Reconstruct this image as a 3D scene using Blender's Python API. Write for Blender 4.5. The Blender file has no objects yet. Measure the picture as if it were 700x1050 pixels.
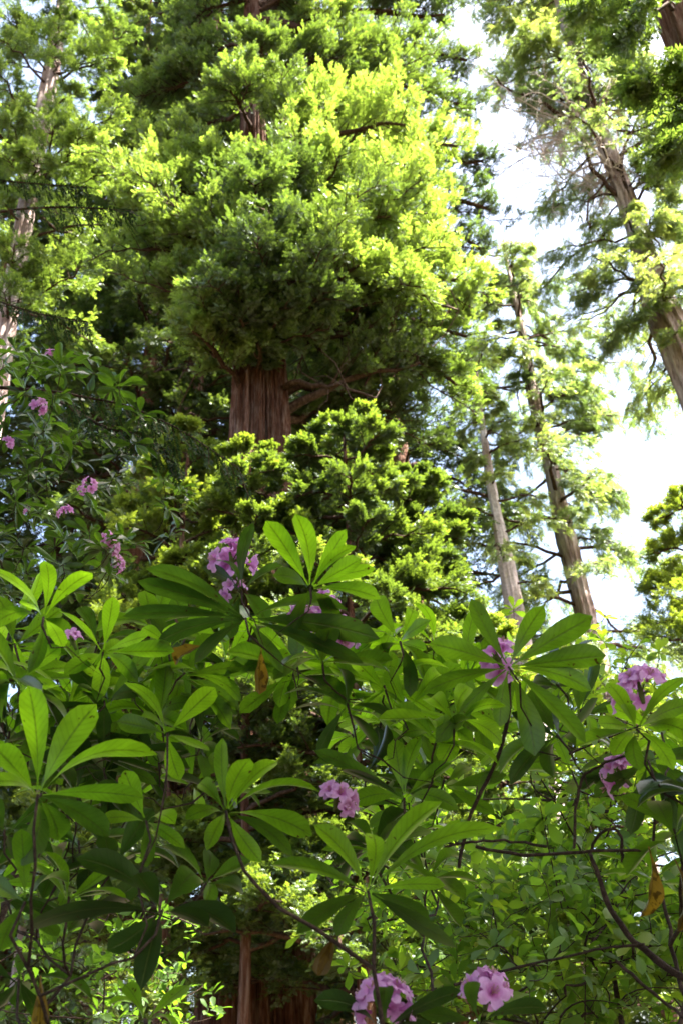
import bpy, math, random
import numpy as np
from mathutils import Vector, Matrix

random.seed(7)
SC = bpy.context.scene
COL = SC.collection
PI = math.pi
R = math.radians

# ------------------------------------------------------------------ camera
PITCH, ROLL, LENS = 32.0, -2.6, 35.0
CAM = Vector((0, 0, 1.6))
MR = Matrix.Rotation(R(90 + PITCH), 3, 'X') @ Matrix.Rotation(R(ROLL), 3, 'Z')
F = 1050 * LENS / 36.0
cd = bpy.data.cameras.new('camera'); cam = bpy.data.objects.new('camera', cd); COL.objects.link(cam)
cam.matrix_world = Matrix.Translation(CAM) @ MR.to_4x4()
cd.sensor_fit = 'VERTICAL'; cd.sensor_height = 36; cd.sensor_width = 24; cd.lens = LENS
cd.clip_start = 0.05; cd.clip_end = 3000
cd.dof.use_dof = True; cd.dof.focus_distance = 3.4; cd.dof.aperture_fstop = 6.3
SC.camera = cam

def ray(px, py):
    return (MR @ Vector(((px - 350) / F, (525 - py) / F, -1))).normalized()
def atY(px, py, Y):                      # the point of that sight line that stands Y metres ahead
    d = ray(px, py); return CAM + d * (Y / d.y)
def atD(px, py, D):                      # ... that is D metres away
    return CAM + ray(px, py) * D
def A(v): return np.array(v, dtype=np.float64)

# ------------------------------------------------------------------ scene objects
def tag(o, label=None, cat=None, group=None, kind=None):
    if label: o['label'] = label
    if cat: o['category'] = cat
    if group: o['group'] = group
    if kind: o['kind'] = kind
    return o
def empty(name, loc, label, cat, group=None):
    o = bpy.data.objects.new(name, None); COL.objects.link(o); o.location = loc
    o.empty_display_size = .2
    return tag(o, label, cat, group)
def link_mesh(name, me, parent=None):
    o = bpy.data.objects.new(name, me); COL.objects.link(o)
    if parent is not None:
        o.parent = parent; o.matrix_parent_inverse = Matrix.Translation(-Vector(parent.location))
    return o
def copy_tree(o, parent=None):
    c = o.copy(); COL.objects.link(c)
    if parent is not None: c.parent = parent
    for ch in list(o.children): copy_tree(ch, c)
    return c

class MB:                                # collects tubes, quads and leaves, then makes ONE mesh
    def __init__(s): s.v = []; s.f = []; s.t = []; s.uv = []; s.n = 0; s.m = []
    def quads(s, V, Fq, tint=0.5, uv=None, mat=0):
        V = np.asarray(V, dtype=np.float32); Fq = np.asarray(Fq, dtype=np.int32)
        s.v.append(V); s.f.append(Fq + s.n); s.n += len(V)
        s.t.append(np.broadcast_to(np.asarray(tint, dtype=np.float32), (len(Fq),)))
        s.m.append(np.full(len(Fq), mat, dtype=np.int32))
        s.uv.append(np.zeros((len(V), 2), np.float32) if uv is None else np.asarray(uv, np.float32))
    def tube(s, P, rad, n=6, tint=.5, rough=0.0, rng=None):
        P = np.asarray(P, float); k = len(P)
        rad = np.broadcast_to(np.asarray(rad, float), (k,))
        T = np.gradient(P, axis=0); T /= np.linalg.norm(T, axis=1)[:, None] + 1e-9
        ref = np.array([0.3, 0.9, 0.1]) if abs(T[:, 2]).mean() > .6 else np.array([0, 0, 1.0])
        U = np.cross(T, ref); U /= np.linalg.norm(U, axis=1)[:, None] + 1e-9
        W = np.cross(T, U)
        a = np.arange(n) * 2 * PI / n
        rr = rad[:, None] * np.ones((1, n))
        if rough and rng is not None: rr = rr * (1 + rough * rng.standard_normal((k, n)))
        V = P[:, None, :] + rr[:, :, None] * (np.cos(a)[None, :, None] * U[:, None, :] + np.sin(a)[None, :, None] * W[:, None, :])
        i = np.arange(k - 1)[:, None] * n; j = np.arange(n)[None, :]; j2 = (j + 1) % n
        Fq = np.stack([i + j, i + j2, i + n + j2, i + n + j], -1).reshape(-1, 4)
        s.quads(V.reshape(-1, 3), Fq, tint)
    def mesh(s, name, mats, smooth=True):
        V = np.concatenate(s.v); Fq = np.concatenate(s.f); t = np.concatenate(s.t); uv = np.concatenate(s.uv); mi = np.concatenate(s.m)
        me = bpy.data.meshes.new(name)
        me.vertices.add(len(V)); me.vertices.foreach_set('co', V.ravel())
        me.loops.add(Fq.size); me.loops.foreach_set('vertex_index', Fq.ravel())
        me.polygons.add(len(Fq)); me.polygons.foreach_set('loop_start', np.arange(len(Fq), dtype=np.int32) * 4)
        try: me.polygons.foreach_set('loop_total', np.full(len(Fq), 4, dtype=np.int32))
        except Exception: pass
        me.polygons.foreach_set('use_smooth', np.full(len(Fq), smooth))
        if isinstance(mats, (list, tuple)):
            for m in mats: me.materials.append(m)
            me.polygons.foreach_set('material_index', mi)
        else: me.materials.append(mats)
        at = me.attributes.new('tint', 'FLOAT', 'FACE'); at.data.foreach_set('value', t.astype(np.float32))
        if any(u.any() for u in s.uv):
            l = me.uv_layers.new(name='UVMap'); l.data.foreach_set('uv', uv[Fq.ravel()].ravel())
        me.update(calc_edges=True)
        return me
    def build(s, name, mats, parent=None, smooth=True):
        return link_mesh(name, s.mesh(name, mats, smooth), parent)

# ------------------------------------------------------------------ materials
def new_mat(name):
    m = bpy.data.materials.new(name); m.use_nodes = True; nt = m.node_tree; nt.nodes.clear()
    out = nt.nodes.new('ShaderNodeOutputMaterial')
    def N(t, **k):
        n = nt.nodes.new(t)
        for a, b in k.items():
            if a in n.inputs: n.inputs[a].default_value = b
            else: setattr(n, a, b)
        return n
    return m, nt, N, nt.links.new, out
def ramp(N, stops, interp='LINEAR'):
    r = N('ShaderNodeValToRGB'); cr = r.color_ramp; cr.interpolation = interp
    while len(cr.elements) < len(stops): cr.elements.new(0.5)
    for e, (p, c) in zip(cr.elements, stops): e.position = p; e.color = (*c, 1)
    return r

def foliage_mat(name, stops, trans=.45, gain=1.6, warm=(1.15, 1.05, .5), gloss=.05, rough=.45):
    m, nt, N, L, out = new_mat(name)
    a = N('ShaderNodeAttribute', attribute_name='tint')
    r = ramp(N, stops); L(a.outputs['Fac'], r.inputs[0])
    d = N('ShaderNodeBsdfDiffuse'); L(r.outputs[0], d.inputs['Color'])
    mul = N('ShaderNodeMixRGB', blend_type='MULTIPLY'); mul.inputs[0].default_value = 1
    mul.inputs[2].default_value = (gain * warm[0], gain * warm[1], gain * warm[2], 1); L(r.outputs[0], mul.inputs[1])
    t = N('ShaderNodeBsdfTranslucent'); L(mul.outputs[0], t.inputs['Color'])
    mx = N('ShaderNodeMixShader'); mx.inputs[0].default_value = trans
    L(d.outputs[0], mx.inputs[1]); L(t.outputs[0], mx.inputs[2])
    g = N('ShaderNodeBsdfGlossy', Roughness=rough); g.inputs['Color'].default_value = (.9, .95, 1, 1)
    mg = N('ShaderNodeMixShader'); mg.inputs[0].default_value = gloss
    L(mx.outputs[0], mg.inputs[1]); L(g.outputs[0], mg.inputs[2])
    L(mg.outputs[0], out.inputs[0]); return m

def bark_mat(name, dark, mid, light, scale=(9, 9, .9), bump=.6):
    m, nt, N, L, out = new_mat(name)
    tc = N('ShaderNodeTexCoord'); mp = N('ShaderNodeMapping'); mp.inputs['Scale'].default_value = scale
    L(tc.outputs['Object'], mp.inputs[0])
    n1 = N('ShaderNodeTexNoise', Scale=1.0, Detail=10.0, Roughness=.72, Distortion=.35); L(mp.outputs[0], n1.inputs['Vector'])
    n2 = N('ShaderNodeTexNoise', Scale=.7, Detail=3.0); L(tc.outputs['Object'], n2.inputs['Vector'])
    r = ramp(N, [(.34, dark), (.5, mid), (.68, light)]); L(n1.outputs['Fac'], r.inputs[0])
    r2 = ramp(N, [(.35, (.62, .52, .48)), (.5, (.9, .86, .84)), (.65, (1.1, 1.12, 1.12))]); L(n2.outputs['Fac'], r2.inputs[0])
    mul = N('ShaderNodeMixRGB', blend_type='MULTIPLY'); mul.inputs[0].default_value = 1
    L(r.outputs[0], mul.inputs[1]); L(r2.outputs[0], mul.inputs[2])
    b = N('ShaderNodeBsdfPrincipled', Roughness=.9); b.inputs['Specular IOR Level'].default_value = .15
    bm = N('ShaderNodeBump', Strength=bump, Distance=.14); L(n1.outputs['Fac'], bm.inputs['Height'])
    L(mul.outputs[0], b.inputs['Base Color']); L(bm.outputs[0], b.inputs['Normal']); L(b.outputs[0], out.inputs[0]); return m

def rhodo_mat(name, stops, trans_col, under, trans=.42, spots=.70):
    m, nt, N, L, out = new_mat(name)
    uv = N('ShaderNodeUVMap'); sp = N('ShaderNodeSeparateXYZ'); L(uv.outputs[0], sp.inputs[0])
    def M(op, a, b=None, c=None):
        n = N('ShaderNodeMath', operation=op)
        for i, x in enumerate((a, b, c)):
            if x is None: continue
            if isinstance(x, (int, float)): n.inputs[i].default_value = x
            else: L(x, n.inputs[i])
        return n.outputs[0]
    off = M('ABSOLUTE', M('SUBTRACT', sp.outputs['Y'], .5))
    rib = N('ShaderNodeMapRange'); L(off, rib.inputs[0]); rib.inputs[1].default_value = .015; rib.inputs[2].default_value = .05
    rib.inputs[3].default_value = 1; rib.inputs[4].default_value = 0
    ph = M('MULTIPLY', M('SUBTRACT', sp.outputs['X'], M('MULTIPLY', off, .28)), 2 * PI * 13)
    vein = M('POWER', M('ABSOLUTE', M('SINE', M('MULTIPLY', ph, .5))), 9.0)
    a = N('ShaderNodeAttribute', attribute_name='tint')
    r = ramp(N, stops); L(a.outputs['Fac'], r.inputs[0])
    tc = N('ShaderNodeTexCoord')
    no = N('ShaderNodeTexNoise', Scale=22.0, Detail=4.0); L(tc.outputs['Object'], no.inputs['Vector'])
    rn = ramp(N, [(.3, (.72, .72, .7)), (.7, (1.12, 1.12, 1.1))]); L(no.outputs['Fac'], rn.inputs[0])
    mul = N('ShaderNodeMixRGB', blend_type='MULTIPLY'); mul.inputs[0].default_value = 1
    L(r.outputs[0], mul.inputs[1]); L(rn.outputs[0], mul.inputs[2])
    # small brown spots and nibbled edges
    sp2 = N('ShaderNodeTexNoise', Scale=60.0, Detail=2.0); L(tc.outputs['Object'], sp2.inputs['Vector'])
    spot = N('ShaderNodeMapRange'); L(sp2.outputs['Fac'], spot.inputs[0]); spot.inputs[1].default_value = spots; spot.inputs[2].default_value = spots + .04
    mxs = N('ShaderNodeMixRGB'); L(spot.outputs[0], mxs.inputs[0]); L(mul.outputs[0], mxs.inputs[1]); mxs.inputs[2].default_value = (.06, .045, .015, 1)
    mxr = N('ShaderNodeMixRGB'); L(M('MULTIPLY', rib.outputs[0], .6), mxr.inputs[0]); L(mxs.outputs[0], mxr.inputs[1]); mxr.inputs[2].default_value = (.14, .2, .05, 1)
    geo = N('ShaderNodeNewGeometry')
    mu = N('ShaderNodeMixRGB', blend_type='MULTIPLY'); mu.inputs[0].default_value = 1; L(rn.outputs[0], mu.inputs[1]); mu.inputs[2].default_value = (*under, 1)
    mc = N('ShaderNodeMixRGB'); L(geo.outputs['Backfacing'], mc.inputs[0]); L(mxr.outputs[0], mc.inputs[1]); L(mu.outputs[0], mc.inputs[2])
    hv = M('SUBTRACT', M('MULTIPLY', vein, .15), rib.outputs[0])
    bm = N('ShaderNodeBump', Strength=.35, Distance=.004); L(hv, bm.inputs['Height'])
    d = N('ShaderNodeBsdfDiffuse'); L(mc.outputs[0], d.inputs['Color']); L(bm.outputs[0], d.inputs['Normal'])
    # light through the blade: ribs and veins are denser
    dens = M('SUBTRACT', 1.0, M('ADD', M('MULTIPLY', rib.outputs[0], .55), M('MULTIPLY', vein, .15)))
    tr = N('ShaderNodeMixRGB', blend_type='MULTIPLY'); tr.inputs[0].default_value = 1; tr.inputs[1].default_value = (*trans_col, 1)
    cmb = N('ShaderNodeCombineXYZ'); L(dens, cmb.inputs[0]); L(dens, cmb.inputs[1]); L(dens, cmb.inputs[2])
    L(cmb.outputs[0], tr.inputs[2])
    tr2 = N('ShaderNodeMixRGB', blend_type='MULTIPLY'); tr2.inputs[0].default_value = 1; L(tr.outputs[0], tr2.inputs[1]); L(rn.outputs[0], tr2.inputs[2])
    tr3 = N('ShaderNodeMixRGB'); L(spot.outputs[0], tr3.inputs[0]); L(tr2.outputs[0], tr3.inputs[1]); tr3.inputs[2].default_value = (.05, .03, .0, 1)
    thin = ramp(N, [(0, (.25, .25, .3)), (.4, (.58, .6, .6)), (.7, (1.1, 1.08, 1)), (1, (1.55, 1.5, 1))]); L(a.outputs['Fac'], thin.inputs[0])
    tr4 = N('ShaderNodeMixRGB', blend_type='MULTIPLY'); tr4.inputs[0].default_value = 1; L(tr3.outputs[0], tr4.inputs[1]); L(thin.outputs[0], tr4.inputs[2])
    t = N('ShaderNodeBsdfTranslucent'); L(tr4.outputs[0], t.inputs['Color'])
    mx = N('ShaderNodeMixShader'); mx.inputs[0].default_value = trans; L(d.outputs[0], mx.inputs[1]); L(t.outputs[0], mx.inputs[2])
    g = N('ShaderNodeBsdfGlossy', Roughness=.36); L(bm.outputs[0], g.inputs['Normal'])
    fr = N('ShaderNodeFresnel', IOR=1.4)
    gf = M('MULTIPLY', fr.outputs[0], M('SUBTRACT', .8, M('MULTIPLY', geo.outputs['Backfacing'], .68)))
    mg = N('ShaderNodeMixShader'); L(gf, mg.inputs[0]); L(mx.outputs[0], mg.inputs[1]); L(g.outputs[0], mg.inputs[2])
    L(mg.outputs[0], out.inputs[0]); return m

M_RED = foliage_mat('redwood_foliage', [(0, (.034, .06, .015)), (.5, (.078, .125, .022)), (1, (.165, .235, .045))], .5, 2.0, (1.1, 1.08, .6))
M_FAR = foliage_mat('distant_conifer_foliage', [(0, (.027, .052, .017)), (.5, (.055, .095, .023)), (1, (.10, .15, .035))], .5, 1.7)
M_FIR = foliage_mat('fir_foliage', [(0, (.045, .08, .03)), (.5, (.085, .13, .04)), (1, (.17, .21, .06))], .58, 2.4, (1.1, 1.05, .6))  # foliage lightened to stand in for flare over the right trees
M_DARK = foliage_mat('near_conifer_needles', [(0, (.010, .026, .008)), (.5, (.018, .042, .011)), (1, (.04, .075, .016))], .3, 1.5, gloss=.01)
M_SHRUB = foliage_mat('thin_shrub_leaf', [(0, (.05, .10, .02)), (.5, (.08, .15, .025)), (1, (.15, .21, .03))], .58, 1.9, (1.02, 1.08, .3), .02, .4)
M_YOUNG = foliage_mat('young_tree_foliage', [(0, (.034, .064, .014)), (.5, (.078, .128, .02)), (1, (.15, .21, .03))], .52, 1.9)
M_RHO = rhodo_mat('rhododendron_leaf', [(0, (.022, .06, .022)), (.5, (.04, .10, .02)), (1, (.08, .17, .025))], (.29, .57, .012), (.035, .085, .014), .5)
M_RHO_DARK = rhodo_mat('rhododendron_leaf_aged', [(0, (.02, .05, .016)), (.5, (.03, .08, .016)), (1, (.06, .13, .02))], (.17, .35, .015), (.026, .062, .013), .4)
M_DEAD = rhodo_mat('withered_leaf', [(0, (.07, .03, .012)), (.5, (.20, .12, .02)), (1, (.32, .24, .03))], (.40, .26, .02), (.16, .10, .025), .4, .56)
M_PETAL = foliage_mat('pink_petal', [(0, (.47, .09, .36)), (.5, (.64, .28, .58)), (1, (.80, .55, .77))], .4, 1.1, (1, .85, 1.0), .03)
M_STAMEN = foliage_mat('stamen', [(0, (.5, .25, .2)), (1, (.7, .5, .45))], .2, 1, (1, 1, 1))
M_BARK = bark_mat('redwood_bark', (.045, .018, .011), (.20, .095, .06), (.42, .32, .26), (10, 10, 1.3), 1.0)
M_GREY = bark_mat('grey_bark', (.17, .12, .11), (.46, .37, .35), (.66, .59, .57), (9, 9, 1.2), .7)  # bark lightened in place of haze around the right trunks
M_TWIG = bark_mat('limb_bark', (.025, .016, .011), (.07, .042, .03), (.16, .11, .085), (14, 14, 14), .4)
M_DEADW = bark_mat('dead_wood', (.38, .31, .29), (.60, .52, .49), (.74, .68, .66), (10, 10, 10), .3)
M_STEM = bark_mat('rhododendron_stem', (.02, .014, .010), (.05, .034, .024), (.12, .085, .065), (60, 60, 60), .4)
M_SHOOT = bark_mat('green_shoot', (.06, .10, .02), (.10, .14, .03), (.15, .18, .05), (40, 40, 40), .2)

# ------------------------------------------------------------------ foliage building blocks
def unit(v):
    v = np.asarray(v, float); return v / (np.linalg.norm(v, axis=-1, keepdims=True) + 1e-9)

def spray_templates(kind, seed):
    g = np.random.default_rng(seed); out = []
    for var in range(5):
        Q = []
        if kind == 'redwood': n, L0, w0, a0 = 6, .40, .055, 48
        elif kind == 'cedar': n, L0, w0, a0 = 6, .40, .06, 46
        else: n, L0, w0, a0 = 7, .34, .045, 55
        for i in range(n):
            x = (i + .4 + .4 * g.random()) / n
            for sgn in (-1, 1):
                l = L0 * (1.05 - .6 * x) * g.uniform(.7, 1.2); a = R(a0 + g.uniform(-14, 14)); w = w0 * g.uniform(.75, 1.25)
                dx, dy = math.cos(a), math.sin(a) * sgn
                b = np.array([x * .86, 0, g.uniform(-.03, .03)]); dz = g.uniform(-.45, .15)
                t = b + l * np.array([dx, dy, dz]); mid = b + .5 * (t - b)
                pn = np.array([-dy, dx, g.uniform(-.6, .6)]) * w
                Q.append([b, mid + pn, t, mid - pn])
        b = np.array([.78, 0, 0]); t = np.array([1.08, g.uniform(-.05, .05), -.08]); pn = np.array([0, w0, 0])
        Q.append([b, (b + t) / 2 + pn, t, (b + t) / 2 - pn])
        b = np.array([0, 0, 0]); t = np.array([.9, 0, 0]); pn = np.array([0, .013, 0])
        Q.append([b - pn, t - pn * .4, t + pn * .4, b + pn])
        out.append(np.array(Q))
    return out
TPL = {k: spray_templates(k, i) for i, k in enumerate(('redwood', 'cedar', 'fir'))}

def add_sprays(mb, kind, O, D, Nr, S, T, rng):
    O = np.asarray(O); D = unit(D); Nr = np.asarray(Nr); Nr = unit(Nr - (Nr * D).sum(1)[:, None] * D); B = np.cross(Nr, D)
    var = rng.integers(0, 5, len(O))
    for k in range(5):
        i = np.nonzero(var == k)[0]
        if not len(i): continue
        t = TPL[kind][k].reshape(-1, 3)
        V = O[i][:, None] + S[i][:, None, None] * (t[None, :, 0, None] * D[i][:, None] + t[None, :, 1, None] * B[i][:, None] + t[None, :, 2, None] * Nr[i][:, None])
        nq = len(t) // 4
        tt = T[i][:, None] + rng.normal(0, .07, (len(i), nq)) + np.linspace(-.08, .1, nq)[None]
        mb.quads(V.reshape(-1, 3), np.arange(len(i) * nq * 4).reshape(-1, 4), np.clip(tt, 0, 1).ravel())

def bez(P0, P1, P2, n):
    t = np.linspace(0, 1, n)[:, None]; return (1 - t) ** 2 * P0 + 2 * t * (1 - t) * P1 + t ** 2 * P2

def bough(rng, P0, P1, rise, W, ns, S, r0, wood, twigs, acc, tint=.5, droop=0., flat=.6, start=.3, up=.25):
    """a limb from P0 to P1 with side branchlets carrying sprays; acc collects spray arrays"""
    P0 = A(P0); P1 = A(P1); L = np.linalg.norm(P1 - P0)
    C = (P0 + P1) / 2 + np.array([rng.normal(0, .07 * L), rng.normal(0, .07 * L), rise])
    c = bez(P0, C, P1, 9); c[1:-1] += rng.normal(0, .018 * L, (7, 3))
    wood.tube(c, np.linspace(r0, r0 * .22 + .006, 9), 6, rng.random(), .08, rng)
    nb = max(5, int(5 + L * 2.2)); nb = int(nb * (1.8 if ns > 900 else 1))
    per = max(2, ns // nb)
    for b in range(nb):
        t = start + (1 - start) * (b + rng.random()) / nb; t = min(t, .995)
        k = int(t * 8); f = t * 8 - k; base = c[k] * (1 - f) + c[min(k + 1, 8)] * f
        tan = unit(c[min(k + 1, 8)] - c[max(k - 1, 0)])
        side = unit(np.cross(tan, [0, 0, 1])) * (1 if b % 2 else -1)
        a = R(rng.uniform(25, 70)); l = W * (1.1 - .55 * (t - start) / (1 - start)) * rng.uniform(.55, 1.2)
        d = unit(tan * math.cos(a) + side * math.sin(a) + np.array([0, 0, rng.normal(up * .4, .25) - droop * .5]))
        e = base + d * l; m = (base + e) / 2 + np.array([0, 0, .08 * l])
        e = e - np.array([0, 0, droop * .3 * l])
        q = bez(base, m, e, 5); twigs.tube(q, np.linspace(.012 + .006 * W, .004, 5), 3, rng.random())
        n = max(1, int(per * rng.uniform(.6, 1.4)))
        u = rng.random(n) ** .75 * .9 + .1; i = np.minimum((u * 4).astype(int), 3); ff = (u * 4 - i)[:, None]
        pos = q[i] * (1 - ff) + q[i + 1] * ff + rng.normal(0, .07 * W, (n, 3)) + np.array([0, 0, 1.]) * np.abs(rng.normal(0, .10 * W, (n, 1))) * (1 if up > 0 else -1)
        tanq = unit(q[i + 1] - q[i])
        sd = unit(np.cross(tanq, [0, 0, 1.])) * rng.choice([-1, 1], n)[:, None]
        ang = rng.normal(.55, .35, n)[:, None]
        D = tanq * np.cos(ang) + sd * np.sin(ang) + np.array([0, 0, 1.]) * (rng.normal(up, .35, (n, 1)) - droop)
        Nr = np.array([0, 0, 1.]) + rng.normal(0, flat, (n, 3))
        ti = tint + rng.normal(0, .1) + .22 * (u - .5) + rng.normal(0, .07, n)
        acc.append((pos, D, Nr, S * rng.uniform(.65, 1.25, n), np.clip(ti, 0, 1)))

def flush(mb, kind, acc, rng):
    if not acc: return
    add_sprays(mb, kind, *[np.concatenate([a[i] for a in acc]) for i in range(5)], rng)

def trunk_mesh(P, rad, rng, nseg=40, rings=40, flute=.10, rough=.02):
    P = A(P); rad = A(rad); s = np.r_[0, np.cumsum(np.linalg.norm(np.diff(P, axis=0), axis=1))]
    u = np.linspace(0, s[-1], rings)
    C = np.stack([np.interp(u, s, P[:, i]) for i in range(3)], 1); rr = np.interp(u, s, rad)
    for _ in range(2): C[1:-1] = (C[:-2] + 2 * C[1:-1] + C[2:]) / 4
    a = np.arange(nseg) * 2 * PI / nseg
    fl = np.zeros((rings, nseg))
    for k in range(5):
        f = rng.integers(3, 13); fl += np.sin(f * a[None] + rng.uniform(0, 6.3) + np.cumsum(rng.normal(0, .16, rings))[:, None]) / (1 + .12 * f)
    if nseg > 100:
        for f in (17, 22, 27, 33): fl += .55 * np.abs(np.sin(.5 * f * a[None] + rng.uniform(0, 6.3) + np.cumsum(rng.normal(0, .10, rings))[:, None])) - .3
    fl += np.repeat(rng.normal(0, .5, (1, nseg)), rings, 0)
    X = rr[:, None] * (1 + flute * fl / 2.2 + rough * rng.standard_normal((rings, nseg)))
    V = C[:, None] + np.stack([X * np.cos(a), X * np.sin(a), np.zeros_like(X)], -1)
    mb = MB(); i = np.arange(rings - 1)[:, None] * nseg; j = np.arange(nseg)[None]; j2 = (j + 1) % nseg
    mb.quads(V.reshape(-1, 3), np.stack([i + j, i + j2, i + nseg + j2, i + nseg + j], -1).reshape(-1, 4))
    return mb

def rand_tree(seed, h, d, base, Rc, nb, ns, S, kind, fol, bark, tint=.45, droop=0., rise=.3, shape=.8, lean=0., up=.25, slim=None):
    """parts of a conifer standing at the origin: returns (trunk mb, branches mb, crown mb)"""
    g = np.random.default_rng(seed)
    zz = np.linspace(0, h, 14); P = np.stack([np.cumsum(g.normal(lean, .05, 14)) * h / 40, np.cumsum(g.normal(0, .05, 14)) * h / 40, zz], 1)
    P[:, :2] -= P[0, :2]
    tr = trunk_mesh(P, d / 2 * (1.12 - (zz / h) ** .9) ** 1 + .01, g, 18, 30, .07)
    wood, tw, acc = MB(), MB(), []
    for b in range(nb):
        f = (b + g.random()) / nb; z = base + (h - base) * f ** .92
        c = np.array([np.interp(z, zz, P[:, 0]), np.interp(z, zz, P[:, 1]), z])
        az = b * 2.4 + g.uniform(-.5, .5)
        l = Rc * (1.02 - f) ** shape * g.uniform(.6, 1.2) + .25
        e = c + np.array([math.cos(az) * l, math.sin(az) * l, l * (g.normal(.05, .15) - droop * .5)])
        bough(g, c, e, rise * l * .5, min(.36 * l + .15, 1.6), ns, S * g.uniform(.85, 1.1), .012 + .022 * l, wood, tw, acc, tint + g.normal(0, .1), droop, start=.22, up=up)
    wood_all = MB()
    for mb in (wood, tw):
        for v, f_, t, m_, uv in zip(mb.v, mb.f, mb.t, mb.m, mb.uv): pass
    cr = MB(); flush(cr, kind, acc, g)
    return tr, wood, tw, cr

def merge(*mbs):
    o = MB()
    for mb in mbs:
        off = o.n
        o.v += mb.v; o.f += [f + off for f in mb.f]; o.t += mb.t; o.m += mb.m; o.uv += mb.uv; o.n += mb.n
    return o

# ------------------------------------------------------------------ ground
gx = np.linspace(-1, 1, 121); gx = np.sign(gx) * np.abs(gx) ** 2.2 * 900
X, Y = np.meshgrid(gx, gx); g0 = np.random.default_rng(3)
Z = .12 * np.sin(X * .31 + 1) * np.cos(Y * .27) + .05 * g0.standard_normal(X.shape) - .25
mbg = MB(); n = 121; i, j = np.meshgrid(np.arange(n - 1), np.arange(n - 1))
q = (j * n + i).ravel(); mbg.quads(np.stack([X, Y, Z], -1).reshape(-1, 3), np.stack([q, q + 1, q + n + 1, q + n], -1))
m, nt, N, L, out = new_mat('forest_floor')
tc = N('ShaderNodeTexCoord'); no = N('ShaderNodeTexNoise', Scale=3.0, Detail=8.0); L(tc.outputs['Object'], no.inputs['Vector'])
rr = ramp(N, [(.3, (.03, .02, .012)), (.5, (.075, .045, .025)), (.62, (.05, .06, .02)), (.75, (.13, .09, .05))]); L(no.outputs['Fac'], rr.inputs[0])
b = N('ShaderNodeBsdfPrincipled', Roughness=.95); L(rr.outputs[0], b.inputs['Base Color']); L(b.outputs[0], out.inputs[0])
tag(mbg.build('ground', m), kind='structure')

# ------------------------------------------------------------------ the great redwood in the middle
def pxw(px, Y, py, w):                    # trunk radius in metres for w pixels of width
    return .5 * w * (atY(px, py, Y) - CAM).length / F

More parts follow.
